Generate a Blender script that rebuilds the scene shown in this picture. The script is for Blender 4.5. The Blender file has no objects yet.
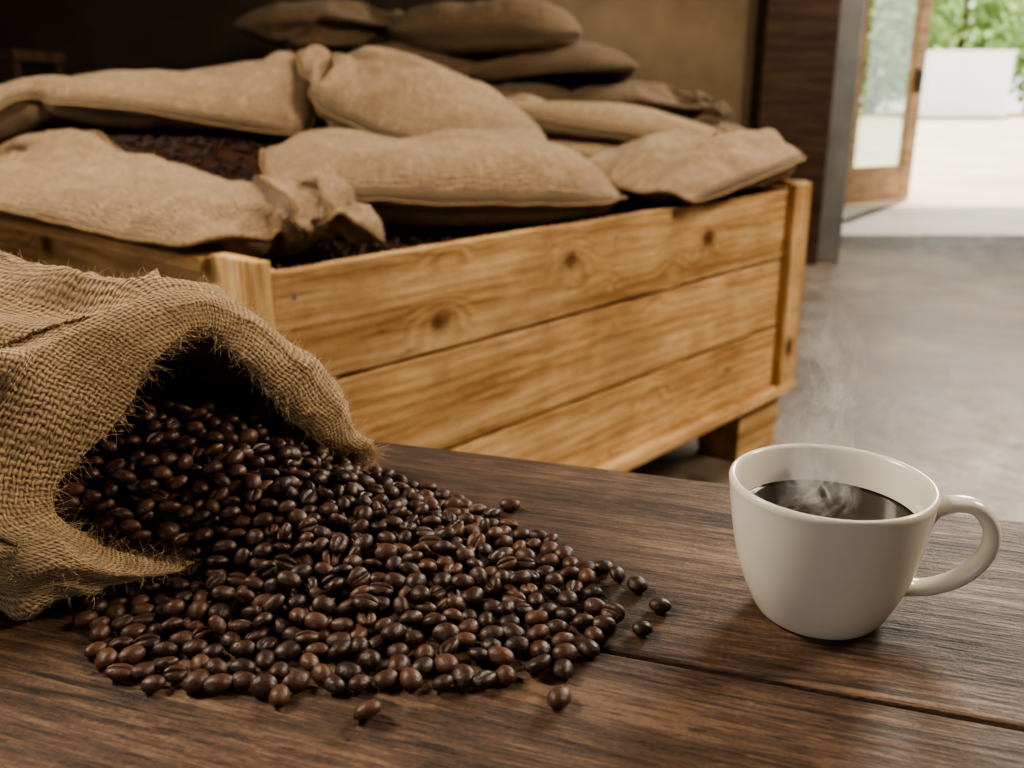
import bpy, math, random, time
import numpy as np
from mathutils import Vector, Matrix, noise
from mathutils.bvhtree import BVHTree
random.seed(7); np.random.seed(7)
D=bpy.data; SC=bpy.context.scene
T0=time.time()
TZ=0.69   # table top height
# ------------------------------------------------------------------ helpers
def link(o,parent=None):
    SC.collection.objects.link(o)
    if parent is not None: o.parent=parent
    return o
def empty(name,loc=(0,0,0),rotz=0):
    o=D.objects.new(name,None); o.location=loc; o.rotation_euler=(0,0,rotz); o.empty_display_size=.05
    return link(o)
def mesh_obj(name,verts,faces,mat=None,parent=None,smooth=True,uvs=None):
    me=D.meshes.new(name); me.from_pydata([tuple(v) for v in verts],[],[tuple(f) for f in faces])
    if uvs is not None:
        uvl=me.uv_layers.new(name='UVMap')
        idx=np.empty(len(me.loops),dtype=np.int32); me.loops.foreach_get('vertex_index',idx)
        uvl.data.foreach_set('uv',np.asarray(uvs,dtype=np.float32)[idx].ravel())
    if smooth: me.polygons.foreach_set('use_smooth',[True]*len(me.polygons))
    me.update()
    o=D.objects.new(name,me)
    if mat: me.materials.append(mat)
    return link(o,parent)
def box(name,parent,c,size,mat,rot=(0,0,0),bev=.002):
    L,W,H=[s/2 for s in size]
    v=[(-L,-W,-H),(L,-W,-H),(L,W,-H),(-L,W,-H),(-L,-W,H),(L,-W,H),(L,W,H),(-L,W,H)]
    f=[(0,3,2,1),(4,5,6,7),(0,1,5,4),(1,2,6,5),(2,3,7,6),(3,0,4,7)]
    o=mesh_obj(name,v,f,mat,parent,smooth=False)
    o.location=c; o.rotation_euler=rot
    if bev>0:
        m=o.modifiers.new('bev','BEVEL'); m.width=bev; m.segments=2
    return o
def rough_board(name,parent,c,size,mat,rot=(0,0,0),seed=0,amp=.0018,bev=.0022):
    L,W,H=size; n=40; V=[];F=[]
    for i in range(n+1):
        x=-L/2+L*i/n
        for k,(sy,sz) in enumerate(((-1,-1),(1,-1),(1,1),(-1,1))):
            dy=amp*.5*noise.noise(Vector((x*9,seed*3.1+k*.2,1))); dz=amp*noise.noise(Vector((x*7,seed*5.7+(sz+1)*4,2)))+amp*.7*noise.noise(Vector((x*31,seed*5.7+(sz+1)*4,5)))
            V.append((x,sy*W/2+dy,sz*H/2+dz))
    for i in range(n):
        for k in range(4): F.append((i*4+k,(i+1)*4+k,(i+1)*4+(k+1)%4,i*4+(k+1)%4)[::-1])
    F.append((0,1,2,3)[::-1]); F.append(tuple(n*4+k for k in range(4)))
    o=mesh_obj(name,V,F,mat,parent,smooth=False); o.location=c; o.rotation_euler=rot
    m=o.modifiers.new('bev','BEVEL'); m.width=bev; m.segments=2; m.limit_method='ANGLE'; m.angle_limit=.8
    return o
def cr(p0,p1,p2,p3,t):
    return .5*((2*p1)+(-p0+p2)*t+(2*p0-5*p1+4*p2-p3)*t*t+(-p0+3*p1-3*p2+p3)*t**3)
def spline_closed(pts,n):
    pts=np.array(pts,float); m=len(pts); out=[]
    for i in range(n):
        s=i/n*m; k=int(s); t=s-k
        out.append(cr(pts[(k-1)%m],pts[k%m],pts[(k+1)%m],pts[(k+2)%m],t))
    return np.array(out)
def spline_open(pts,n):
    pts=np.array(pts,float); m=len(pts)
    P=np.concatenate([[2*pts[0]-pts[1]],pts,[2*pts[-1]-pts[-2]]]); out=[]
    for i in range(n):
        s=i/(n-1)*(m-1); k=min(int(s),m-2); t=s-k
        out.append(cr(P[k],P[k+1],P[k+2],P[k+3],t))
    return np.array(out)
def nz(p,s,off=0):
    return noise.noise(Vector((p[0]*s+off,p[1]*s+off*.7,p[2]*s-off)))
# ------------------------------------------------------------------ crate frame + cloth simulation of the sacks (done first)
FA=math.radians(48); CO=Vector((-.328,1.252,0)); fx=Vector((math.cos(FA),math.sin(FA),0)); sx=Vector((-math.sin(FA),math.cos(FA),0))
LL,DD=1.62,1.6
def CW(f,s,z): return CO+fx*f+sx*s+Vector((0,0,z))
def sm(t): t=min(1,max(0,t)); return t*t*(3-2*t)
def fillh(f,s):
    e=sm((1.6-s)/.2)*sm(f/.22)*sm((LL-f)/.18)
    return .672+e*(.045*sm((s-.15)/.4)+.115*sm((s-.68)/.3))+.010*noise.noise(Vector((f*3,s*3,1)))
S=5.0
def raw(name,V,F):
    me=D.meshes.new(name); me.from_pydata([tuple(Vector(v)*S) for v in V],[],F); me.update(); o=D.objects.new(name,me); link(o); return o
def collider(o):
    o.modifiers.new('Collision','COLLISION'); o.collision.thickness_outer=.03; o.collision.thickness_inner=.1; o.collision.cloth_friction=70; o.collision.damping=.8
cols=[]
def cbox(f0,f1,s0,s1,z0,z1):
    P=[CW(f,s,z) for f,s,z in ((f0,s0,z0),(f1,s0,z0),(f1,s1,z0),(f0,s1,z0),(f0,s0,z1),(f1,s0,z1),(f1,s1,z1),(f0,s1,z1))]
    o=raw('c',P,[(0,3,2,1),(4,5,6,7),(0,1,5,4),(1,2,6,5),(2,3,7,6),(3,0,4,7)]); collider(o); cols.append(o)
cbox(-.04,LL+.02,-.02,.03,.3,.712); cbox(0,LL,DD-.03,DD,.3,.712); cbox(-.04,.03,0,DD,.3,.712); cbox(LL-.03,LL+.02,0,DD,.3,.712)
n=40;V=[];F=[]
for i in range(n):
    for j in range(n):
        f=.03+(LL-.06)*i/(n-1); s=.03+(DD-.06)*j/(n-1); V.append(CW(f,s,fillh(f,s)+.008))
for i in range(n-1):
    for j in range(n-1): F.append((i*n+j,(i+1)*n+j,(i+1)*n+j+1,i*n+j+1))
o=raw('c',V,F); collider(o); cols.append(o)
def sim_sack(L,W,loc,rot,th,frames,seed,grow=0.0,res=.014,tap=(0,0),bend=.2,fd=.02,mass=.04):
    nu=max(12,int(L/res)); nv=max(10,int(W/res)); V=[];F=[];UV=[];idx={}
    mass=mass*(res/.014)**2
    R=Matrix.Rotation(math.radians(rot[2]),3,'Z')@Matrix.Rotation(math.radians(rot[1]),3,'Y')@Matrix.Rotation(math.radians(rot[0]),3,'X')
    for s in (1,-1):
        for i in range(nu+1):
            for j in range(nv+1):
                if s==-1 and (i in (0,nu) or j in (0,nv)): idx[s,i,j]=idx[1,i,j]; continue
                u=-1+2*i/nu; v=-1+2*j/nv
                tp=1-tap[1]*max(0,u)**3-tap[0]*max(0,-u)**3
                e=((1-u**4)*(1-v**4))
                p=Vector((u*L/2*(1-.03*v*v),v*W/2*tp*(1-.03*u*u),s*th*.5*e+.015*noise.noise(Vector((u*2,v*2,seed)))+.006*noise.noise(Vector((u*7,v*7,seed+s)))))
                idx[s,i,j]=len(V); V.append(R@p+Vector(loc)); UV.append((u*L/2+seed,v*W/2+s))
    for i in range(nu):
        for j in range(nv):
            F.append((idx[1,i,j],idx[1,i+1,j],idx[1,i+1,j+1],idx[1,i,j+1])); F.append((idx[-1,i,j],idx[-1,i,j+1],idx[-1,i+1,j+1],idx[-1,i+1,j]))
    rim=[idx[1,i,0] for i in range(nu)]+[idx[1,nu,j] for j in range(nv)]+[idx[1,i,nv] for i in range(nu,0,-1)]+[idx[1,0,j] for j in range(nv,0,-1)]
    o=raw('burlap_sack',V,F); me=o.data; uvl=me.uv_layers.new(name='UVMap')
    ix=np.empty(len(me.loops),dtype=np.int32); me.loops.foreach_get('vertex_index',ix); uvl.data.foreach_set('uv',np.array(UV,dtype=np.float32)[ix].ravel())
    m=o.modifiers.new('Cloth','CLOTH'); c=m.settings
    c.quality=7; c.mass=mass; c.tension_stiffness=60; c.compression_stiffness=40; c.shear_stiffness=12; c.bending_stiffness=bend
    c.tension_damping=10; c.compression_damping=10; c.shear_damping=8; c.air_damping=2
    c.use_pressure=True; c.uniform_pressure_force=0; c.use_pressure_volume=True; c.target_volume=L*W*th*.8*S**3; c.pressure_factor=.4; c.fluid_density=fd; c.shrink_min=-grow
    m.collision_settings.distance_min=.02; m.collision_settings.collision_quality=2; m.collision_settings.use_self_collision=False; m.collision_settings.friction=70
    m.point_cache.frame_start=1; m.point_cache.frame_end=frames+5
    for f in range(1,frames+1): SC.frame_set(f)
    dg=bpy.context.evaluated_depsgraph_get(); me2=D.meshes.new_from_object(o.evaluated_get(dg))
    SC.frame_set(1)
    o.modifiers.clear(); o.data=me2; collider(o)
    co=np.empty(len(me2.vertices)*3); me2.vertices.foreach_get('co',co); co=co.reshape(-1,3)/S
    print('sack',seed,co.min(0).round(2),co.max(0).round(2),round(time.time()-T0,1))
    return (o,rim)
AD=math.degrees(FA)
sim=[]
sim.append(sim_sack(.86,.50,(-.72,2.72,.89),(0,0,22),.15,36,21,res=.017,bend=.08,grow=.06))
sim.append(sim_sack(.80,.46,(.28,2.80,.84),(0,0,-14),.12,34,23,res=.019,bend=.1,grow=.04))
sim.append(sim_sack(1.16,.62,(-1.02,2.58,.99),(0,0,-2),.20,42,2,grow=.09,res=.016,bend=.06))
sim.append(sim_sack(.90,.52,(.32,2.88,1.00),(0,0,-10),.19,42,14,grow=.09,res=.016,bend=.06))
sim.append(sim_sack(1.02,.32,CW(.10,.71,.79),(0,0,AD+90),.10,40,5,grow=.12,bend=.07))
sim.append(sim_sack(.70,.42,CW(1.34,.15,.80),(0,0,AD),.12,42,11,grow=.12,bend=.08))
sim.append(sim_sack(.88,.48,(-.20,2.44,.99),(4,0,3),.20,40,6,tap=(.1,.3),grow=.03,bend=.12))
sim.append(sim_sack(.71,.44,(-.135,1.935,.865),(5,0,19),.19,30,3,tap=(.1,.45),grow=.02))
sim.append(sim_sack(.34,.26,CW(.19,.21,.76),(0,0,AD+60),.095,26,8,grow=.05,res=.011,bend=.25))
for o in cols: D.objects.remove(o)
SC.frame_set(1)

# ------------------------------------------------------------------ materials
class NT:
    def __init__(s,name):
        s.m=D.materials.new(name); s.m.use_nodes=True; s.t=s.m.node_tree; s.n=s.t.nodes; s.l=s.t.links
        s.b=s.n['Principled BSDF']
    def N(s,typ,**kw):
        n=s.n.new(typ)
        for k,v in kw.items(): setattr(n,k,v)
        return n
    def L(s,a,b): s.l.new(a,b)
    def math(s,op,a,b=None,c=None):
        n=s.n.new('ShaderNodeMath'); n.operation=op
        for i,x in enumerate((a,b,c)):
            if x is None: continue
            if isinstance(x,(int,float)): n.inputs[i].default_value=x
            else: s.l.new(x,n.inputs[i])
        return n.outputs[0]
    def ramp(s,fac,stops):
        n=s.n.new('ShaderNodeValToRGB'); e=n.color_ramp.elements
        while len(e)<len(stops): e.new(.5)
        for k,(p,c) in enumerate(stops):
            e[k].position=p; e[k].color=(c[0],c[1],c[2],1) if not isinstance(c,(int,float)) else (c,c,c,1)
        s.l.new(fac,n.inputs[0]); return n.outputs[0]
    def noise(s,vec,scale,detail=4,rough=.5,dist=0,out='Fac'):
        n=s.n.new('ShaderNodeTexNoise'); n.inputs['Scale'].default_value=scale; n.inputs['Detail'].default_value=detail
        n.inputs['Roughness'].default_value=rough; n.inputs['Distortion'].default_value=dist
        s.l.new(vec,n.inputs['Vector']); return n.outputs[out]
    def mapping(s,vec,scale=(1,1,1),loc=(0,0,0)):
        n=s.n.new('ShaderNodeMapping'); n.inputs['Scale'].default_value=scale; n.inputs['Location'].default_value=loc
        s.l.new(vec,n.inputs['Vector']); return n.outputs[0]
    def vm(s,op,a,b=None,scale=None):
        n=s.n.new('ShaderNodeVectorMath'); n.operation=op
        for i,x in enumerate((a,b)):
            if x is None: continue
            if isinstance(x,tuple): n.inputs[i].default_value=x
            else: s.l.new(x,n.inputs[i])
        if scale is not None: n.inputs['Scale'].default_value=scale
        return n.outputs[0]
    def mix(s,fac,a,b,mode='MIX'):
        n=s.n.new('ShaderNodeMix'); n.data_type='RGBA'; n.blend_type=mode
        for i,x in ((0,fac),(6,a),(7,b)):
            if isinstance(x,(int,float)): n.inputs[i].default_value=x
            elif isinstance(x,tuple): n.inputs[i].default_value=(*x,1) if len(x)==3 else x
            else: s.l.new(x,n.inputs[i])
        return n.outputs[2]
    def bump(s,h,strength,dist,normal=None):
        n=s.n.new('ShaderNodeBump'); n.inputs['Strength'].default_value=strength; n.inputs['Distance'].default_value=dist
        s.l.new(h,n.inputs['Height'])
        if normal: s.l.new(normal,n.inputs['Normal'])
        s.l.new(n.outputs[0],s.b.inputs['Normal']); return n.outputs[0]

def wood(name,dark,mid,light,rough=.5,knots=0,g=(3,45,12,400),warp=.03,bump=.3,wear=0.3,spec=.4,cracks=.0,stain=(.05,.03,.02),mixf=.6,scr=0,ring=.035,vary=.24,sp=.14,crk=(1.6,50,.010,.50),speck=0,spk=350):
    M=NT(name)
    tc=M.N('ShaderNodeTexCoord').outputs['Object']
    oi=M.N('ShaderNodeObjectInfo').outputs['Random']
    off=M.N('ShaderNodeCombineXYZ')
    M.L(M.math('MULTIPLY',oi,7.0),off.inputs[0]); M.L(M.math('MULTIPLY',oi,11.0),off.inputs[1]); M.L(M.math('MULTIPLY',oi,5.0),off.inputs[2])
    v=M.vm('ADD',tc,off.outputs[0])
    wn=M.vm('SUBTRACT',M.noise(M.mapping(v,(1.6,5,5)),1,1,.4,out='Color'),(.5,.5,.5))
    vw=M.vm('ADD',v,M.vm('MULTIPLY',wn,(0,warp*2,warp*2)))
    kd=None
    if knots:
        vo=M.N('ShaderNodeTexVoronoi'); vo.inputs['Scale'].default_value=1.0
        kw=M.vm('SCALE',M.vm('SUBTRACT',M.noise(v,30,2,.5,out='Color'),(.5,.5,.5)),scale=.014)
        M.L(M.mapping(M.vm('ADD',v,kw),(knots,knots*1.5,knots*1.5)),vo.inputs['Vector']); kd=vo.outputs['Distance']
    g1=M.noise(M.mapping(vw,(g[0],g[1],g[1])),1,5,.62,.2)
    g2=M.noise(M.mapping(vw,(g[2],g[3],g[3])),1,4,.7,.1)
    big=M.noise(v,5,5,.65)
    f=M.math('ADD',M.math('MULTIPLY',g1,mixf),M.math('MULTIPLY',g2,1-mixf))
    sep=M.N('ShaderNodeSeparateXYZ'); M.L(vw,sep.inputs[0])
    yz=M.math('ADD',sep.outputs[1],sep.outputs[2])
    ph=M.math('ADD',M.math('MULTIPLY',yz,g[1]*14),M.math('MULTIPLY',g1,20))
    if kd is not None: ph=M.math('ADD',ph,M.math('MULTIPLY',M.math('MINIMUM',kd,.3),60))
    f=M.math('MULTIPLY_ADD',M.math('SINE',ph),ring,f)
    if speck: f=M.math('MULTIPLY_ADD',M.math('SUBTRACT',M.noise(v,spk,4,.75),.5),speck,f)
    col=M.ramp(f,[(.5-sp,dark),(.5,mid),(.5+sp,light)])
    col=M.mix(M.ramp(big,[(.38,wear),(.6,0.0)]),col,stain)
    if scr:
        sn=M.noise(M.mapping(v,(70,400,400)),1,3,.6); sg=M.noise(v,14,3,.6)
        sm_=M.mix(1.0,M.ramp(sn,[(.60,0.),(.70,scr)]),M.ramp(sg,[(.45,0.),(.6,1.)]),'MULTIPLY')
        col=M.mix(sm_,col,tuple(min(1,c*1.5) for c in light))
        sn=M.noise(M.mapping(v,(60,420,420),(3,7,1)),1,2,.6)
        col=M.mix(M.ramp(sn,[(.30,.8),(.38,0.)]),col,(.012,.007,.005))
    if cracks:
        ck=M.noise(M.mapping(vw,(crk[0],crk[1],crk[1])),1,3,.5)
        cm=M.ramp(M.math('ABSOLUTE',M.math('SUBTRACT',ck,.5)),[(.0,cracks),(crk[2],0.0)])
        gate=M.ramp(M.noise(v,4,2,.5),[(crk[3],0.),(crk[3]+.1,1.)])
        cm=M.mix(1.0,cm,gate,'MULTIPLY')
        col=M.mix(cm,col,(.010,.006,.004))
    if knots:
        col=M.mix(M.ramp(kd,[(.0,1.0),(.06,.95),(.085,.7),(.11,.25),(.17,0.0)]),col,(.12,.043,.014))
        col=M.mix(M.ramp(kd,[(.0,.85),(.045,.0)]),col,(.025,.010,.005))
    tint=M.N('ShaderNodeHueSaturation'); M.L(col,tint.inputs['Color'])
    M.L(M.math('MULTIPLY_ADD',oi,vary,1-vary/2),tint.inputs['Value'])
    M.L(tint.outputs[0],M.b.inputs['Base Color'])
    M.L(M.ramp(f,[(.35,rough+.15),(.65,rough-.06)]),M.b.inputs['Roughness'])
    M.b.inputs['Specular IOR Level'].default_value=spec
    M.bump(f,bump,.003)
    return M.m

def burlap(name,pitch,dark,light,bump=.8,coarse=0):
    M=NT(name)
    uv=M.N('ShaderNodeTexCoord').outputs['UV']
    ob=M.N('ShaderNodeTexCoord').outputs['Object']
    n1=M.vm('SCALE',M.vm('SUBTRACT',M.noise(uv,45,3,.5,out='Color'),(.5,.5,.5)),scale=pitch*2.4)
    n2=M.vm('SCALE',M.vm('SUBTRACT',M.noise(uv,220,2,.5,out='Color'),(.5,.5,.5)),scale=pitch*.8)
    sep=M.N('ShaderNodeSeparateXYZ'); M.L(M.vm('ADD',M.vm('ADD',uv,n1),n2),sep.inputs[0])
    k=math.pi/pitch
    su=M.math('SINE',M.math('MULTIPLY',sep.outputs[0],k)); sv=M.math('SINE',M.math('MULTIPLY',sep.outputs[1],k))
    s=M.math('MULTIPLY',su,sv)
    warp=M.math('MULTIPLY_ADD',s,.5,M.math('ABSOLUTE',su)); weft=M.math('MULTIPLY_ADD',s,-.5,M.math('ABSOLUTE',sv))
    H=M.math('MULTIPLY',M.math('MAXIMUM',warp,weft),.667)
    fib=M.noise(uv,1400,3,.7)
    slub=M.noise(M.mapping(uv,(25,.6/pitch,1)),1,3,.6)
    slub2=M.noise(M.mapping(uv,(.6/pitch,25,1)),1,3,.6)
    blot=M.noise(ob,7,5,.65)
    col=M.ramp(H,[(.32,dark),(.6,tuple(.65*a+.35*b for a,b in zip(light,dark))),(.92,light)])
    col=M.mix(M.ramp(slub,[(.36,.55),(.6,0.)]),col,tuple(c*.42 for c in light))
    col=M.mix(M.ramp(slub2,[(.55,0),(.72,.45)]),col,tuple(min(1,c*1.3) for c in light))
    col=M.mix(M.ramp(blot,[(.32,.42),(.6,0.)]),col,tuple(c*.42 for c in light))
    col=M.mix(M.ramp(fib,[(.55,0.),(.75,.45)]),col,tuple(min(1,c*1.5) for c in light))
    M.L(col,M.b.inputs['Base Color']); M.b.inputs['Roughness'].default_value=.95
    M.b.inputs['Specular IOR Level'].default_value=.1
    M.b.inputs['Sheen Weight'].default_value=.12; M.b.inputs['Sheen Roughness'].default_value=.5
    hh=M.math('MULTIPLY_ADD',fib,.35,M.math('MULTIPLY_ADD',slub,.5,H))
    nrm=None
    if coarse:
        b0=M.N('ShaderNodeBump'); b0.inputs['Strength'].default_value=coarse; b0.inputs['Distance'].default_value=.02
        cn=M.noise(ob,14,3,.5,.4); M.L(cn,b0.inputs['Height']); nrm=b0.outputs[0]
    M.bump(hh,bump,pitch*.5,nrm)
    return M.m

m_burlap=burlap('burlap_close',.0027,(.065,.040,.022),(.68,.50,.31),1.0)
m_burlap2=burlap('burlap_far',.0066,(.055,.035,.020),(.60,.43,.275),1.0,coarse=.35)
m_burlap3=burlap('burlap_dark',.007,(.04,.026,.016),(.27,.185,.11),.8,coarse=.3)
m_table=wood('table_wood',(.019,.0105,.0072),(.094,.052,.033),(.225,.142,.092),.50,g=(5,38,34,440),warp=.012,bump=1.,wear=.62,cracks=1.,spec=.38,stain=(.030,.018,.012),mixf=.5,scr=.4,ring=.022,vary=.15,sp=.125,crk=(1.4,34,.016,.44),speck=.22,spk=420)
m_crate=wood('crate_pine',(.30,.160,.062),(.57,.360,.165),(.75,.53,.29),.68,knots=3.6,g=(1.6,20,10,210),warp=.010,bump=.6,wear=.42,cracks=.8,stain=(.24,.12,.05),ring=.040,vary=.3,sp=.125,speck=.12,spk=160,spec=.25)
m_darkwood=wood('dark_wood',(.02,.011,.007),(.050,.027,.016),(.08,.046,.027),.65,g=(1.5,20,6,120),spec=.2)
m_doorwood=wood('door_wood',(.45,.25,.12),(.62,.40,.22),(.72,.5,.3),.5,g=(1.5,20,6,120))

def simple(name,col,rough=.5,spec=.5,metal=0,nscale=0,namp=.3,bump=0):
    M=NT(name); M.b.inputs['Base Color'].default_value=(*col,1); M.b.inputs['Roughness'].default_value=rough
    M.b.inputs['Specular IOR Level'].default_value=spec; M.b.inputs['Metallic'].default_value=metal
    if nscale:
        ob=M.N('ShaderNodeTexCoord').outputs['Object']; n=M.noise(ob,nscale,6,.6)
        M.L(M.ramp(n,[(.3,tuple(c*(1-namp) for c in col)),(.7,tuple(min(1,c*(1+namp)) for c in col))]),M.b.inputs['Base Color'])
        if bump: M.bump(n,bump,.01)
    return M
m_ceramic=simple('cup_ceramic',(.79,.765,.69),.18,.5,nscale=30,namp=.03).m
m_coffee=simple('black_coffee',(.010,.004,.002),.04,.32,nscale=20,namp=.1).m
m_steel=simple('painted_steel',(.17,.17,.16),.5,.3,nscale=6,namp=.2).m
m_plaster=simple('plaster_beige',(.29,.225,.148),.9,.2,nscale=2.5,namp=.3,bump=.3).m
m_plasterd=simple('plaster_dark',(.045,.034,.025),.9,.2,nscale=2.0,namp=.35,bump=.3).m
m_ceil=simple('ceiling_paint',(.15,.115,.085),.9,.2,nscale=2,namp=.2).m
m_white=simple('white_paint',(.9,.92,.93),.6,.3,nscale=1,namp=.05).m
m_yard=simple('yard_ground',(.70,.61,.50),.95,.2,nscale=.7,namp=.22).m
m_grass=simple('grass',(.26,.40,.12),.95,.1,nscale=3,namp=.4).m
m_leaf=simple('foliage',(.38,.54,.21),.8,.2,nscale=1.2,namp=.5,bump=.5).m
m_bark=simple('bark',(.09,.06,.04),.9,.1,nscale=8,namp=.4).m
m_stitch=simple('jute_twine',(.13,.08,.042),.95,.1,nscale=300,namp=.4).m
m_hem=simple('jute_hem',(.26,.175,.10),.95,.1,nscale=150,namp=.5).m
m_fiber=simple('jute_fiber',(.70,.53,.34),.9,.1,nscale=100,namp=.3).m
M=NT('floor_concrete'); ob=M.N('ShaderNodeTexCoord').outputs['Object']
n1=M.noise(ob,1.1,6,.65,.6); n2=M.noise(ob,9,6,.7); n3=M.noise(ob,60,4,.7)
c=M.ramp(n1,[(.3,(.078,.056,.040)),(.5,(.140,.106,.078)),(.68,(.25,.198,.148))])
c=M.mix(M.ramp(n2,[(.38,.7),(.6,0.)]),c,(.045,.034,.026)); c=M.mix(M.ramp(n3,[(.6,0.),(.75,.35)]),c,(.34,.28,.21))
M.L(c,M.b.inputs['Base Color']); M.L(M.ramp(n2,[(.3,.36),(.7,.68)]),M.b.inputs['Roughness']); M.bump(n2,.5,.012); m_floor=M.m
def beanmat(name,k):
    M=NT(name); g=M.N('ShaderNodeNewGeometry').outputs['Random Per Island']; ob=M.N('ShaderNodeTexCoord').outputs['Object']
    c=M.ramp(g,[(0,(.020*k,.0082*k,.0050*k)),(.5,(.046*k,.0190*k,.0105*k)),(1,(.100*k,.044*k,.024*k))])
    n1=M.noise(ob,700,3,.6); n2=M.noise(ob,240,2,.5)
    c=M.mix(M.ramp(n1,[(.4,0.),(.75,.35)]),c,(.014*k,.006*k,.004*k)); c=M.mix(M.ramp(n2,[(.5,0.),(.7,.4)]),c,(.090*k,.039*k,.021*k))
    M.L(c,M.b.inputs['Base Color']); M.L(M.ramp(n1,[(.3,.36),(.7,.56)]),M.b.inputs['Roughness']); M.b.inputs['Specular IOR Level'].default_value=.45
    M.bump(M.math('ADD',n1,M.math('MULTIPLY',n2,2.)),.4,.0008); return M.m
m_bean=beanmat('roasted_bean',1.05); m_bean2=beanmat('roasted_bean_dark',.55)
M=NT('door_glass'); gl=M.N('ShaderNodeBsdfGlossy'); gl.inputs['Roughness'].default_value=.02; tr=M.N('ShaderNodeBsdfTransparent'); tr.inputs['Color'].default_value=(.80,.86,.80,1)
mx=M.N('ShaderNodeMixShader'); mx.inputs[0].default_value=.15; M.L(tr.outputs[0],mx.inputs[1]); M.L(gl.outputs[0],mx.inputs[2]); M.L(mx.outputs[0],M.n['Material Output'].inputs['Surface']); m_glass=M.m

def tube_verts(path,r,n=6,closed=True):
    V=[];F=[];m=len(path)
    for i,p in enumerate(path):
        a=path[(i+1)%m] if closed or i<m-1 else p; b=path[i-1] if closed or i>0 else p
        t=(a-b).normalized(); u=t.cross(Vector((0,0,1)))
        if u.length<1e-4: u=Vector((1,0,0))
        u.normalize(); w=t.cross(u)
        for j in range(n):
            an=j/n*6.2832; V.append(p+(u*math.cos(an)+w*math.sin(an))*r)
    for i in range(m if closed else m-1):
        for j in range(n):
            F.append((i*n+j,i*n+(j+1)%n,((i+1)%m)*n+(j+1)%n,((i+1)%m)*n+j))
    return V,F
bases=[]
for k,(o,rim) in enumerate(sim):
    o.modifiers.clear(); me=o.data
    co=np.empty(len(me.vertices)*3); me.vertices.foreach_get('co',co); co=co.reshape(-1,3)/S; c0=co.mean(0); co-=c0
    me.vertices.foreach_set('co',co.ravel()); me.polygons.foreach_set('use_smooth',[True]*len(me.polygons)); me.materials.clear(); me.materials.append(m_burlap2); me.update()
    o.location=tuple(c0); o.modifiers.new('s','SUBSURF').levels=1; o.modifiers['s'].render_levels=1
    path=[Vector(co[i]) for i in rim]
    pp=[(path[i-1]+path[i]*2+path[(i+1)%len(path)])/4 for i in range(len(path))]
    V,F=tube_verts(pp,.0034,6); mesh_obj('hem',V,F,m_hem,o)
    bases.append((me,o))
# ------------------------------------------------------------------ room
box('floor',None,(.5,2.8,-.05),(9.4,10.8,.1),m_floor,bev=0)
box('wall_back',None,(-1.42,5.6,1.5),(5.6,.2,3.0),m_plaster,bev=0)
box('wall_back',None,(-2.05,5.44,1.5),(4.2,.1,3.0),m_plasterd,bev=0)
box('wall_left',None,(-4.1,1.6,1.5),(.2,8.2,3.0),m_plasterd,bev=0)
box('wall_right',None,(5.0,3.0,1.5),(.2,10.2,3.0),m_plaster,bev=0)
box('ceiling',None,(.5,3.1,3.05),(9.4,10.4,.1),m_ceil,bev=0)
box('ambient_block_front',None,(.5,-2.1,.45),(9.4,.2,.9),m_plasterd,bev=0)  # unseen wall pieces added behind the camera to cut flat ambient light
box('ambient_block_front',None,(.5,-2.1,2.8),(9.4,.2,.4),m_plasterd,bev=0)
box('ambient_block_front',None,(-3.5,-2.1,1.75),(1.4,.2,1.7),m_plasterd,bev=0)
box('ambient_block_front',None,(2.1,-2.1,1.75),(6.0,.2,1.7),m_plasterd,bev=0)
a=math.atan2(2.5,.90)
box('wall_passage',None,(2.27,6.86,1.5),(2.60,.12,3.0),m_plaster,rot=(0,0,a),bev=0)
box('trim_1',None,(1.55,5.42,1.5),(.40,.24,3.0),m_darkwood,bev=.01)
box('trim_2',None,(1.83,5.45,1.5),(.14,.16,3.0),m_steel,bev=.008)
box('wall_header',None,(3.85,8.1,2.75),(2.2,.2,.5),m_plaster,bev=0)
d=empty('door_1',(2.86,8.22,0),math.radians(32))
for nm,cx,w,zz,h in (('stile_hinge',.05,.10,1.16,2.3),('stile_lock',.84,.15,1.16,2.3)):
    box(nm,d,(cx,0,zz),(w,.06,h),m_doorwood,bev=.004)
box('rail_bottom',d,(.44,0,.17),(.68,.05,.32),m_doorwood,bev=.004)
box('rail_top',d,(.44,0,2.22),(.68,.05,.16),m_doorwood,bev=.004)
box('pane',d,(.44,0,1.23),(.68,.008,1.82),m_glass,bev=0)
box('handle',d,(.83,-.05,1.05),(.03,.05,.2),m_steel,bev=.008)
box('yard_ground',None,(15,38.2,-.06),(90,60,.12),m_yard,bev=0)
box('grass_strip',None,(20,43.2,.02),(80,3.6,.04),m_grass,bev=0)
w=empty('white_shed',(18.0,39.5,0))
box('body',w,(0,0,1.25),(3.2,2.2,2.5),m_white,bev=.02); box('roof',w,(0,0,2.55),(3.3,2.3,.10),m_white,bev=.02)
box('plinth',w,(0,0,.05),(3.3,2.3,.1),m_steel,bev=0)
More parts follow.
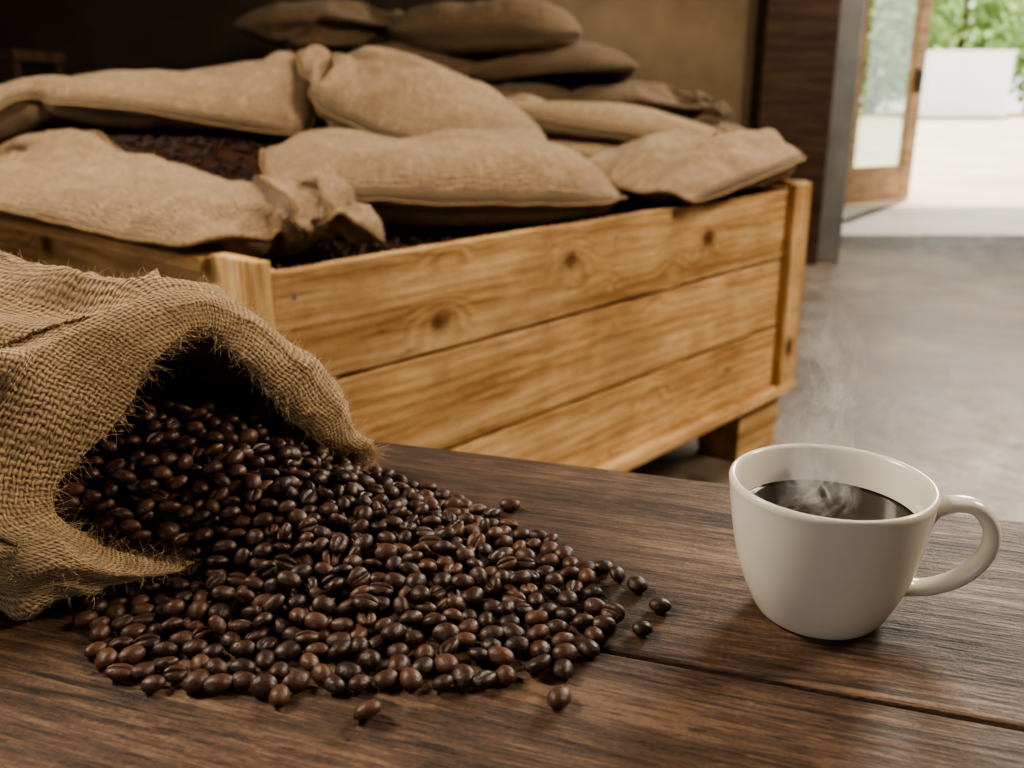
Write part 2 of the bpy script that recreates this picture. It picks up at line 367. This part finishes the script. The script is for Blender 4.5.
def tree(x,y,h,seed):
    t=empty('tree',(x,y,0)); rnd=random.Random(seed)
    V=[];F=[]
    for i in range(9):
        for j in range(8):
            r=.25*(1-i/12); an=j/8*6.283; V.append((math.cos(an)*r,math.sin(an)*r,i/8*h*.6))
    for i in range(8):
        for j in range(8): F.append((i*8+j,i*8+(j+1)%8,(i+1)*8+(j+1)%8,(i+1)*8+j))
    mesh_obj('trunk',V,F,m_bark,t)
    V=[];F=[]
    for k in range(420):
        th=rnd.uniform(0,6.283); ph=math.acos(rnd.uniform(-1,1)); rr=rnd.uniform(.6,1)**.5
        c=Vector((math.sin(ph)*math.cos(th)*h*.38*rr,math.sin(ph)*math.sin(th)*h*.38*rr,h*.52+math.cos(ph)*h*.45*rr))
        for q in range(5):
            p=c+Vector([rnd.uniform(-.5,.5) for _ in range(3)]); s=rnd.uniform(.18,.42)
            A=Vector([rnd.uniform(-1,1) for _ in range(3)]).normalized(); B=A.orthogonal().normalized(); b=len(V)
            V+= [p+A*s,p+B*s*.6,p-A*s,p-B*s*.6]; F.append((b,b+1,b+2,b+3))
    mesh_obj('crown',V,F,m_leaf,t,smooth=False)
for i,(x,y) in enumerate(((13,49.5),(18.5,50),(22.5,49.5),(27,50),(31,51),(20.5,56),(25,57),(16,57))): tree(x,y,8+i%3,i)

# ------------------------------------------------------------------ table
tab=empty('wooden_table',(0,0,0),math.radians(-18.5))
for i,(y0,y1) in enumerate(((.3618,.571),(.152,.3595),(-.06,.1495),(-.27,-.0625))):
    rough_board('plank_%d'%(i+1),tab,(.1,(y0+y1)/2,TZ-.02),(2.2,y1-y0,.04),m_table,seed=i,amp=.0005,bev=.0022)
box('gap_shade_board',tab,(.1,.15,TZ-.048),(2.1,.78,.016),m_darkwood)  # dark board added under the planks so the gaps look shaded
for i,y in enumerate((.50,-.2)):
    box('apron_%d'%(i+1),tab,(.1,y,TZ-.105),(1.9,.025,.1),m_table)
for i,(x,y) in enumerate(((-.85,.50),(1.05,.50),(-.85,-.2),(1.05,-.2))):
    box('leg_%d'%(i+1),tab,(x,y,(TZ-.056)/2),(.07,.07,TZ-.056),m_table,bev=.004)

# ------------------------------------------------------------------ crate
cr_=empty('wooden_crate',CO,FA)
z0=.165; sh=.178; g=.008
for k in range(3):
    zc=z0+sh*(k+.5)+g*.5
    rough_board('front_slat_%d'%(k+1),cr_,(LL/2,.012,zc),(LL,.024,sh-g),m_crate,seed=k,rot=(math.radians((.6,-.5,.2)[k]),0,0),amp=.003)
    rough_board('rear_slat_%d'%(k+1),cr_,(LL/2,DD-.012,zc),(LL,.024,sh-g),m_crate,seed=k+5)
    rough_board('left_slat_%d'%(k+1),cr_,(.012,DD/2,zc),(DD-.05,.024,sh-g),m_crate,rot=(0,0,math.pi/2),seed=k+9,amp=.003)
    rough_board('right_slat_%d'%(k+1),cr_,(LL-.012,DD/2,zc),(DD-.05,.024,sh-g),m_crate,rot=(0,0,math.pi/2),seed=k+13)
box('lining_front',cr_,(LL/2,.030,z0+.26),(LL-.06,.008,.5),m_darkwood,bev=0)
box('lining_left',cr_,(.030,DD/2,z0+.26),(DD-.08,.008,.5),m_darkwood,rot=(0,0,math.pi/2),bev=0)
hp=.71-z0+.006
rough_board('batten_1',cr_,(LL-.045,-.0125,z0+hp/2),(hp,.024,.09),m_crate,rot=(0,-math.pi/2,0),seed=20)
for nm,x,y,w_ in (('batten_2',-.0125,.055,.115),('batten_3',-.0125,DD-.05,.1),('batten_4',LL+.0125,.05,.1),('batten_5',LL+.0125,DD-.05,.1)):
    box(nm,cr_,(x,y,z0+hp/2),(hp,w_,.024),m_crate,rot=(0,-math.pi/2,0))
box('skirt_front',cr_,(LL/2,-.010,z0+.006),(LL-.002,.036,.026),m_crate)
rough_board('side_cap',cr_,(-.012,DD/2+.06,.700),(DD-.12,.05,.02),m_crate,rot=(0,0,math.pi/2),seed=30)
box('crate_base',cr_,(LL/2,DD/2,z0+.02),(LL-.08,DD-.08,.03),m_crate)
for i,(x,y) in enumerate(((LL-.12,.07),(.12,.07),(.12,DD-.07),(LL-.12,DD-.07))):
    box('foot_%d'%(i+1),cr_,(x,y,z0/2),(.22,.12,z0),m_crate)
for i,(x,y) in enumerate(((.06,.06),(LL-.05,.06),(.06,DD-.05),(LL-.05,DD-.05))):
    box('post_%d'%(i+1),cr_,(x,y,z0+.25),(.05,.05,.48),m_crate)
V=[];F=[]
for f_,s_,zz in [(x,-.0008,z0+sh*(k+.5)+dz) for k in range(3) for dz in (-.05,.05) for x in (.035,.8)]+[(x,-.0255,z0+sh*(k+.5)+dz) for k in range(3) for dz in (-.045,.045) for x in (LL-.06,LL-.03)]:
    b=len(V); V.append((f_,s_-.001,zz))
    for j in range(8): V.append((f_+.0045*math.cos(j*.7854),s_,zz+.0045*math.sin(j*.7854)))
    for j in range(8): F.append((b,b+1+j,b+1+(j+1)%8))
mesh_obj('nails',V,F,m_steel,cr_)

# ------------------------------------------------------------------ foreground sack
Mr=[(-.176,.436,.012),(-.208,.425,.022),(-.236,.434,.044),(-.207,.464,.076),(-.190,.480,.103),(-.175,.505,.116),
    (-.154,.510,.098),(-.136,.535,.060),(-.116,.550,.030),(-.099,.570,.012),(-.135,.53,.003),(-.160,.465,.003)]
Or=[(-.171,.410,.014),(-.210,.400,.026),(-.256,.408,.054),(-.238,.440,.105),(-.222,.474,.128),(-.190,.516,.134),
    (-.152,.540,.116),(-.120,.560,.072),(-.106,.572,.037),(-.098,.577,.010),(-.14,.55,.001),(-.168,.445,.002)]
Ir=[(-.200,.446,.008),(-.225,.437,.020),(-.256,.443,.048),(-.235,.468,.082),(-.225,.485,.108),(-.21,.512,.116),
    (-.185,.535,.100),(-.165,.558,.07),(-.150,.572,.04),(-.14,.578,.012),(-.165,.545,.004),(-.190,.48,.004)]
def shift(r,dx,cy,sc): return [(p[0]+dx,cy+(p[1]-cy)*sc,max(.006,p[2]*sc)) for p in r]
I2=shift(Ir,-.06,.5,.97)
B1=[(-.228,.402,.005),(-.262,.396,.026),(-.298,.402,.066),(-.288,.434,.114),(-.262,.476,.131),(-.238,.530,.131),
    (-.215,.575,.114),(-.197,.602,.080),(-.187,.610,.045),(-.182,.602,.008),(-.2,.56,.0),(-.215,.48,.0)]
def ell(x,cy,ry,zh,tilt=0):
    out=[]
    for a in (-125,-160,175,145,112,80,52,25,0,-30,-55,-90):
        r=math.radians(a); z=zh*.5+zh*.5*math.sin(r)*1.05
        out.append((x+tilt*math.cos(r),cy+ry*math.cos(r),max(0,z)))
    return out
rings=[I2,Ir,Mr,Or,B1,ell(-.335,.51,.125,.158),ell(-.43,.51,.145,.175),ell(-.53,.51,.14,.165),ell(-.60,.51,.09,.11),ell(-.625,.51,.02,.06)]
K=240; RR=np.array([spline_closed(r,K) for r in rings])
SUB=28; NR=(len(rings)-1)*SUB+1
G=np.zeros((NR,K,3))
for j in range(K): G[:,j,:]=spline_open(RR[:,j,:],NR)
def normals(G):
    du=np.gradient(G,axis=0); dv=(np.roll(G,-1,1)-np.roll(G,1,1)); n=np.cross(dv,du); n/=np.linalg.norm(n,axis=2,keepdims=True)+1e-12
    return n
Nn=normals(G)
ctr=G[6*SUB].mean(0)
if ((G[6*SUB]-ctr)*Nn[6*SUB]).sum()<0: Nn=-Nn
for i in range(NR):
    for j in range(K):
        p=G[i,j]; s=i/SUB
        w=1.0 if s>2.6 else .5
        d=.0065*nz(p,13,3)+.0040*nz(p,30,9)
        rg=max(0,1-abs(nz((p[0]*.8,p[1],p[2]*1.6),12,21))*3.0); d+=.012*rg**2*w-.003
        rg=max(0,1-abs(nz((p[0],p[1]*.7,p[2]),26,31))*3.0); d+=.0042*rg**2*w
        if s>2.8: d+=.0036*math.sin(j/K*6.28318*13+4*nz(p,9,44))*math.exp(-((s-3.9)/.9)**2)
        G[i,j]+=Nn[i,j]*d*(.4 if 1.2<s<3.1 else 1)
G[:,:,2]=np.maximum(G[:,:,2],.0012)
G[:,:,2]+=TZ
lenU=np.zeros((NR,K)); lenU[1:]=np.cumsum(np.linalg.norm(np.diff(G,axis=0),axis=2),axis=0)
lenU=lenU-lenU[3*SUB][None,:]
circ=.50
V=G.reshape(-1,3); UVa=np.array([(lenU[i,j],j/K*circ) for i in range(NR) for j in range(K)])
F=[(i*K+j,i*K+(j+1)%K,(i+1)*K+(j+1)%K,(i+1)*K+j) for i in range(NR-1) for j in range(K)]
sack=mesh_obj('burlap_sack',V,F,m_burlap)
me=sack.data; uvl=me.uv_layers.new(name='UVMap')
uvd=np.zeros((len(F),4,2),dtype=np.float32)
for q,(a_,b_,c_,d_) in enumerate(F):
    u4=UVa[[a_,b_,c_,d_]].copy()
    if b_%K==0: u4[1,1]=circ; u4[2,1]=circ
    uvd[q]=u4
uvl.data.foreach_set('uv',uvd.ravel())
bvh=BVHTree.FromPolygons([Vector(v) for v in V],F)
def gpt(s,cidx):
    i=s*SUB; j=(cidx/12*K)%K; i0=int(i); j0=int(j)
    return Vector(G[min(i0,NR-1),j0%K])+Vector(Nn[min(i0,NR-1),j0%K])*.0008
V2=[];F2=[]
S_=[gpt(3.25+1.6*t/90,4.25-1.75*t/90) for t in range(91)]
v_,f_=tube_verts(S_,.0008,6,False); V2+=v_; F2+=f_
for t in range(1,90,3):
    a_=S_[t]; tn=(S_[t+1]-S_[t-1]).normalized(); nr=Vector((-.5,-.6,.62)).normalized(); sd=tn.cross(nr)
    v_,f_=tube_verts([a_-sd*.0022,a_+nr*.0010,a_+sd*.0022],.0006,5,False); b=len(V2); V2+=v_; F2+=[tuple(x+b for x in f) for f in f_]
mesh_obj('seam_stitching',V2,F2,m_stitch,sack)
cu=D.curves.new('jute_fibres','CURVE'); cu.dimensions='3D'; cu.bevel_depth=.00011; cu.bevel_resolution=0
def fibre(p,nv,L):
    sp=cu.splines.new('POLY'); sp.points.add(5); dirn=(nv+Vector([random.uniform(-1,1) for _ in range(3)])*.9).normalized(); cl=Vector([random.uniform(-1,1) for _ in range(3)])*.9
    q=Vector(p)-nv*.0006
    for k in range(6):
        sp.points[k].co=(*q,1); sp.points[k].radius=1-.12*k; q=q+dirn*L/5; dirn=(dirn+cl*.35).normalized()
for _ in range(4800):
    i=random.randint(int(2.4*SUB),int(5.4*SUB)); j=random.randrange(K); p=G[i,j]
    if p[2]<TZ+.006: continue
    fibre(p,Vector(Nn[i,j]),random.uniform(.003,.010))
for _ in range(1400):
    i=random.randint(int(1.8*SUB),int(2.7*SUB)); j=random.randrange(0,int(K*.78)); p=G[i,j]
    fibre(p,(Vector(Nn[i,j])*.5+Vector((.7,-.3,.1))).normalized(),random.uniform(.004,.016))
co=D.objects.new('loose_fibres',cu); cu.materials.append(m_fiber); link(co,sack)

# ------------------------------------------------------------------ coffee beans
def bean_mesh(nt=10,fine=True):
    offs=[0,7,15,32,58,85,115,148,180,212,245,275,302,328,345,353] if fine else [0,45,90,135,180,225,270,315]
    a,b,ct,cb=.0058,.0048,.0037,.0025
    V=[(a,0,0)];F=[];m=len(offs)
    for i in range(1,nt):
        t=math.pi*i/nt; st=math.sin(t)**.85
        for o in offs:
            ph=math.radians(-90+o); y=b*st*math.cos(ph); z=st*math.sin(ph)*(ct if math.sin(ph)>0 else cb)
            if math.sin(ph)<0:
                z=-cb*st*(abs(math.sin(ph))**.55)
                if fine:
                    e=min(o,360-o)
                    if e==0: z+=.0015*st
                    elif e<10: z+=.0007*st
                    elif e<20: z-=.0002*st
                    y+=.00035*math.sin(2*t)*max(0,1-e/60)
            V.append((a*math.cos(t),y,z))
    V.append((-a,0,0)); n=len(V)
    for j in range(m): F.append((0,1+j,1+(j+1)%m))
    for i in range(nt-2):
        for j in range(m):
            A=1+i*m+j;B=1+i*m+(j+1)%m; F.append((A,A+m,B+m,B))
    for j in range(m): F.append((n-1,1+(nt-2)*m+(j+1)%m,1+(nt-2)*m+j))
    return np.array(V),F
def build_beans(name,inst,fine=True,extra=None,mat=m_bean,parent=None):
    BV,BF=bean_mesh(11 if fine else 6,fine); allV=[];tri=[];quad=[]
    bt=np.array([f for f in BF if len(f)==3]); bq=np.array([f for f in BF if len(f)==4]); off=0
    for (p,R,s) in inst:
        sc3=np.array([s*random.uniform(.93,1.07),s*random.uniform(.92,1.06),s*random.uniform(.92,1.08)])
        W_=BV*sc3
        if fine:
            W_[:,1]*=1+random.uniform(-18,18)*W_[:,0]; W_[:,2]+=random.uniform(-12,12)*W_[:,0]**2
        P_=W_@np.array(R).T+np.array(p)
        if fine:
            lo=P_[:,2].min()-(TZ+.0003)
            if lo<0: P_[:,2]-=lo
        allV.append(P_); tri.append(bt+off); quad.append(bq+off); off+=len(BV)
    V=np.concatenate(allV); T=np.concatenate(tri); Q=np.concatenate(quad)
    if extra is not None:
        eV,eQ=extra; Q=np.concatenate([Q,np.array(eQ)+len(V)]); V=np.concatenate([V,np.array(eV)])
    me=D.meshes.new(name); me.vertices.add(len(V)); me.vertices.foreach_set('co',V.astype(np.float32).ravel())
    loops=np.concatenate([T.ravel(),Q.ravel()]).astype(np.int32); me.loops.add(len(loops)); me.loops.foreach_set('vertex_index',loops)
    np_=len(T)+len(Q); starts=np.concatenate([np.arange(len(T))*3,len(T)*3+np.arange(len(Q))*4]).astype(np.int32)
    me.polygons.add(np_); me.polygons.foreach_set('loop_start',starts)
    me.polygons.foreach_set('use_smooth',[True]*np_); me.update(calc_edges=True); me.validate()
    me.materials.append(mat); o=D.objects.new(name,me); return link(o,parent)
poly=[(-.192,.3587),(-.170,.345),(-.153,.337),(-.12,.333),(-.095,.331),(-.060,.337),(-.03,.340),(-.005,.338),(.025,.348),(.043,.3746),(.0487,.410),
      (.040,.440),(.0265,.4634),(-.007,.498),(-.0456,.537),(-.0885,.568),(-.11,.575),(-.17,.590),(-.25,.585),(-.33,.56),(-.33,.45),(-.26,.42),(-.22,.41),(-.20,.385)]
def inpoly(x,y):
    c=False; n=len(poly); j=n-1
    for i in range(n):
        xi,yi=poly[i]; xj,yj=poly[j]
        if (yi>y)!=(yj>y) and x<(xj-xi)*(y-yi)/(yj-yi)+xi: c=not c
        j=i
    return c
samp=[(-.2,.505,.074),(-.23,.47,.062),(-.28,.50,.085),(-.173,.445,.026),(-.150,.490,.048),(-.205,.445,.036),(-.12,.47,.034),(-.06,.44,.018),(0,.42,.008),(-.1,.39,.012),(-.15,.395,.011),(-.12,.54,.022),
      (-.16,.55,.045),(-.05,.49,.014),(-.172,.41,.006),(-.21,.415,.004),(-.03,.38,.008)]+[(x,y,.002) for x,y in poly[:17]]
SP=np.array(samp); dm=np.linalg.norm(SP[:,None,:2]-SP[None,:,:2],axis=2); wts=np.linalg.solve(dm,SP[:,2])
def hf(x,y):
    return float((np.hypot(SP[:,0]-x,SP[:,1]-y)*wts).sum())
HD,VD=.0093,.0062
cells={}
beans=[]
def zat(x,y,base):
    z=base; cx,cy=int(x//.01),int(y//.01)
    for a_ in (-1,0,1):
        for b_ in (-1,0,1):
            for (bx,by,bz) in cells.get((cx+a_,cy+b_),()):
                d2=((bx-x)**2+(by-y)**2)/HD**2
                if d2<1: z=max(z,bz+VD*math.sqrt(1-d2))
    return z
def rotm(z):
    yaw=Matrix.Rotation(random.uniform(0,6.283),3,'Z'); r=random.random()
    lvl=z<.003
    if r<.64: tilt=Matrix.Rotation(random.gauss(0,.12 if lvl else .38),3,'X')
    elif r<.82: tilt=Matrix.Rotation(math.pi+random.gauss(0,.15 if lvl else .4),3,'X')
    else: tilt=Matrix.Rotation(random.uniform(0,6.28) if not lvl else random.choice((.6,-.6,2.6)),3,'X')
    p=Matrix.Rotation(random.gauss(0,.08 if lvl else .30),3,'Y')
    return yaw@p@tilt
def place(x,y,z,thr=.0046):
    w=Vector((x,y,z+.0030+TZ))
    loc=bvh.find_nearest(w,.02)
    if loc[0] is not None and loc[3]<thr: return False
    cells.setdefault((int(x//.01),int(y//.01)),[]).append((x,y,z)); beans.append((x,y,z)); return True
outl=[(-.0012,.515),(-.012,.503),(.048,.4388),(.0543,.429),(.0635,.420),(.072,.400),(.0606,.3796),(.048,.390),(.0377,.3737),(.022,.3467),(.0194,.3268),(.0113,.349),(-.0026,.3433),(-.029,.336),(-.058,.317),(-.096,.3286),(-.0745,.336),(-.043,.340)]
for x,y in outl: place(x,y,0)
xs=[p[0] for p in poly]; ys=[p[1] for p in poly]
for tr_ in range(32000):
    x=random.uniform(-.30,max(xs)); y=random.uniform(min(ys),max(ys))
    if not inpoly(x,y): continue
    h=max(hf(x,y),.0015); base=max(0,h-.016)
    z=zat(x,y,base)
    for _ in range(7):
        nx=x+random.uniform(-.0035,.0035); ny=y+random.uniform(-.0035,.0035); z2=zat(nx,ny,base)
        if z2<z-1e-5 and inpoly(nx,ny): x,y,z=nx,ny,z2
    if z>0 and z+VD*.7>h and not z<=base+1e-6: continue
    place(x,y,z)
inst=[((x,y,z+.0030+TZ),rotm(z),random.uniform(.88,1.10)) for x,y,z in beans]
n=70; gx=np.linspace(-.33,.06,n); gy=np.linspace(.32,.60,n); eV=[];ok=[];eQ=[]
for x in gx:
    for y in gy:
        h=hf(x,y)-.012; ins=inpoly(x,y); eV.append((x,y,TZ+max(h,.0005))); ok.append(ins and h>.0)
for i in range(n-1):
    for j in range(n-1):
        q=(i*n+j,(i+1)*n+j,(i+1)*n+j+1,i*n+j+1)
        if all(ok[k] for k in q): eQ.append(q)
used=sorted({k for q in eQ for k in q}); mp={k:i for i,k in enumerate(used)}
build_beans('coffee_beans',inst,True,([eV[k] for k in used],[tuple(mp[k] for k in q) for q in eQ]))
inst=[]
for _ in range(9000):
    f=random.uniform(.05,LL-.05); s=random.uniform(.05,DD-.05)
    inst.append((Vector((f,s,fillh(f,s)+random.uniform(-.002,.004))),rotm(1),random.uniform(1.0,1.25)*1.15))
n=40; eV=[];eQ=[]
for i in range(n):
    for j in range(n):
        f=.04+(LL-.08)*i/(n-1); s=.04+(DD-.08)*j/(n-1); eV.append((f,s,fillh(f,s)-.004))
for i in range(n-1):
    for j in range(n-1): eQ.append((i*n+j,(i+1)*n+j,(i+1)*n+j+1,i*n+j+1))
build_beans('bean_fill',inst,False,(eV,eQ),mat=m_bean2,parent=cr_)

# ------------------------------------------------------------------ stacked sacks in background (reuse the simulated shapes)
st=empty('stacked_burlap_sacks',(0,0,0)); rnd=random.Random(4); c=0
dark={}
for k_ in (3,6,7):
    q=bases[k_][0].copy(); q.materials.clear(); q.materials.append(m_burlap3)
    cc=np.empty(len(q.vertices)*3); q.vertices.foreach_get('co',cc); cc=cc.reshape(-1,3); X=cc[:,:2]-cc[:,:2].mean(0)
    ev,evec=np.linalg.eigh(X.T@X); ax=evec[:,1]; ang=math.atan2(ax[1],ax[0]); ca,sa=math.cos(-ang),math.sin(-ang)
    cc[:,:2]=np.stack([X[:,0]*ca-X[:,1]*sa,X[:,0]*sa+X[:,1]*ca],1)
    A_=np.c_[cc[:,0],cc[:,1],np.ones(len(cc))]; sol=np.linalg.lstsq(A_,cc[:,2],rcond=None)[0]; cc[:,2]-=A_@sol
    q.vertices.foreach_set('co',cc.ravel()); q.update(); dark[k_]=(q,cc[:,2].min(),cc[:,2].max(),cc[:,0].max()-cc[:,0].min())
def stack_sack(parent,nm,k,x,y,z,yaw,L,H):
    q,lo,hi,ln=dark[k]; sc=L/ln; sz=H/(hi-lo)
    o=D.objects.new(nm,q); link(o,parent); o.location=(x,y,z-lo*sz); o.rotation_euler=(0,0,yaw); o.scale=(sc,sc,sz)
    o.modifiers.new('s','SUBSURF').levels=1; o.modifiers['s'].render_levels=1
for lay in range(7):
    for kx in range(3):
        if lay==6 and kx==2 or lay==5 and kx==2: continue
        x=-.72+.70*kx+(.15 if lay%2 else -.05)-(.05 if lay==6 else 0)
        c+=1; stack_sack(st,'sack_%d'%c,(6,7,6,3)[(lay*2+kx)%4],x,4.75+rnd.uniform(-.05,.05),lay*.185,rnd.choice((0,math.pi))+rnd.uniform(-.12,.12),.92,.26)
st2=empty('stacked_burlap_sacks',(0,0,0))
for lay in range(5):
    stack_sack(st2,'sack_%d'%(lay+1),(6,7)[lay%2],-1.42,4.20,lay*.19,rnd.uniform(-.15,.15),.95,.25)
b=empty('wooden_bench',(-2.75,4.6,0))
box('seat',b,(0,0,1.10),(1.1,.5,.05),m_darkwood)
for i,(x,y) in enumerate(((-.5,-.2),(.5,-.2),(-.5,.2),(.5,.2))): box('leg_%d'%(i+1),b,(x,y,.54),(.07,.07,1.08),m_darkwood)
box('stretcher',b,(0,-.2,.5),(.94,.04,.06),m_darkwood)

# ------------------------------------------------------------------ cup
CX,CY=.1495,.402
cup=empty('coffee_cup',(CX,CY,TZ),math.radians(-8)); cup.scale=(.945,.945,.955)
prof=[(0,.0022),(.022,.0022),(.025,.0),(.029,.0),(.0315,.0022),(.0345,.0075),(.0388,.017),(.0428,.029),(.0458,.043),(.0478,.056),(.0490,.066),(.0495,.0695),(.0491,.0714),(.0480,.0721),(.0466,.0714),(.0457,.069),(.0442,.058),(.0422,.043),(.0392,.029),(.0345,.016),(.027,.008),(.015,.0055),(0,.005)]
pr=spline_open([(r,z,0) for r,z in prof],110); seg=96; V=[];F=[]
for i,(r,z,_) in enumerate(pr):
    for j in range(seg):
        an=j/seg*6.28318; V.append((max(r,.0001)*math.cos(an),max(r,.0001)*math.sin(an),max(z,0)))
for i in range(len(pr)-1):
    for j in range(seg): F.append((i*seg+j,i*seg+(j+1)%seg,(i+1)*seg+(j+1)%seg,(i+1)*seg+j))
mesh_obj('bowl',V,F,m_ceramic,cup)
hp_=spline_open([(.0455,0,.0545),(.052,0,.0600),(.061,0,.0625),(.070,0,.0605),(.0768,0,.0530),(.0785,0,.0430),(.0750,0,.0322),(.0670,0,.0235),(.0565,0,.0180),(.0470,0,.0160),(.0375,0,.0170)],60)
V=[];F=[];n=20
for i,p in enumerate(hp_):
    t=(hp_[min(i+1,59)]-hp_[max(i-1,0)]); t/=np.linalg.norm(t); s=i/59
    fl=1+.45*max(0,1-s/.10)**2+.5*max(0,(s-.88)/.12)**2
    nn=np.array([t[2],0,-t[0]])
    for j in range(n):
        an=j/n*6.28318; V.append(p+nn*math.cos(an)*.0040*fl+np.array([0,1,0])*math.sin(an)*.0058*fl)
for i in range(59):
    for j in range(n): F.append((i*n+j,i*n+(j+1)%n,(i+1)*n+(j+1)%n,(i+1)*n+j))
mesh_obj('handle',V,F,m_ceramic,cup)
cz=.0525
V=[(0,0,cz)];F=[]
rs=(.015,.03,.040,.0422,.0432)
for k,r in enumerate(rs):
    for j in range(64): an=j/64*6.28318; V.append((r*math.cos(an),r*math.sin(an),cz+(.0007 if k==4 else 0)))
for j in range(64): F.append((0,1+j,1+(j+1)%64))
for k in range(len(rs)-1):
    for j in range(64): F.append((1+k*64+j,1+(k+1)*64+j,1+(k+1)*64+(j+1)%64,1+k*64+(j+1)%64))
mesh_obj('coffee',V,F,m_coffee,cup)
V=[];F=[]
for i in range(13):
    z=.055+i/12*.125; r=.026+.008*math.sin(i/12*3.1)
    for j in range(20):
        an=j/20*6.28318; V.append((math.cos(an)*r,math.sin(an)*r,z))
for i in range(12):
    for j in range(20): F.append((i*20+j,i*20+(j+1)%20,(i+1)*20+(j+1)%20,(i+1)*20+j))
F.append(tuple(range(20))[::-1]); F.append(tuple(240+j for j in range(20)))
M=NT('steam'); M.n.remove(M.b)
ob=M.N('ShaderNodeTexCoord').outputs['Object']; sep=M.N('ShaderNodeSeparateXYZ'); M.L(ob,sep.inputs[0])
wv=M.vm('SCALE',M.vm('SUBTRACT',M.noise(ob,22,2,.5,out='Color'),(.5,.5,.5)),scale=.045)
vw=M.vm('ADD',ob,wv)
nn=M.noise(M.mapping(vw,(1,1,.42)),62,3,.55)
rid=M.ramp(M.math('ABSOLUTE',M.math('SUBTRACT',nn,.5)),[(0,1.),(.03,.2),(.06,0.)])
ln=M.N('ShaderNodeVectorMath',operation='LENGTH'); M.L(M.vm('MULTIPLY',M.vm('ADD',vw,(.008,0.,0.)),(1,1,0)),ln.inputs[0])
rad=M.ramp(ln.outputs['Value'],[(.004,1.),(.019,0.)])
hz=M.ramp(sep.outputs[2],[(.054,1.),(.080,.55),(.165,0.)])
den=M.math('MULTIPLY',M.math('MULTIPLY',M.math('MULTIPLY',rid,rad),hz),150)
vs=M.N('ShaderNodeVolumeScatter'); vs.inputs['Color'].default_value=(1,1,1,1); M.L(den,vs.inputs['Density']); M.L(vs.outputs[0],M.n['Material Output'].inputs['Volume'])
mesh_obj('steam',V,F,M.m,cup)

# ------------------------------------------------------------------ lights
W=D.worlds.new('World'); SC.world=W; W.use_nodes=True; bg=W.node_tree.nodes['Background']; bg.inputs[0].default_value=(1.0,.965,.90,1); bg.inputs[1].default_value=2.1
def area(name,loc,target,sx_,sy_,power,col):
    l=D.lights.new(name,'AREA'); l.shape='RECTANGLE'; l.size=sx_; l.size_y=sy_; l.energy=power; l.color=col
    o=D.objects.new(name,l); o.location=loc; o.rotation_euler=(Vector(target)-Vector(loc)).to_track_quat('-Z','Y').to_euler(); return link(o)
area('left_key_light',(-1.9,1.2,2.6),(-.1,.8,.7),.7,.7,72,(1,.85,.66))  # unseen key lamp added on the left for cup and sack; no window modelled
area('crate_key_light',(2.5,1.1,2.75),(.1,1.9,.6),.7,.7,92,(1,.84,.64))  # unseen key lamp added to brighten the crate front, not a ceiling fixture
area('door_light',(3.0,5.0,2.5),(0,1.6,.7),1.2,1.0,160,(1,.92,.80))
s=D.lights.new('sun','SUN'); s.energy=7; s.angle=.01; s.color=(1,.93,.82); so=D.objects.new('sun',s); so.rotation_euler=Vector((-.45,-.65,-.95)).to_track_quat('-Z','Y').to_euler(); link(so)
# ------------------------------------------------------------------ camera
cam=D.cameras.new('camera'); co=D.objects.new('camera',cam); link(co); co.location=(0,0,.93); co.rotation_euler=(math.radians(90-17.26),0,0)
cam.lens=36*930/1024; cam.sensor_width=36; cam.clip_start=.01; cam.clip_end=300
cam.dof.use_dof=True; cam.dof.focus_distance=.46; cam.dof.aperture_fstop=9
SC.camera=co
try:
    SC.view_settings.view_transform='AgX'; SC.view_settings.look='AgX - Medium High Contrast'; SC.view_settings.exposure=.3
except Exception as e: print(e)
print('done',round(time.time()-T0,1))
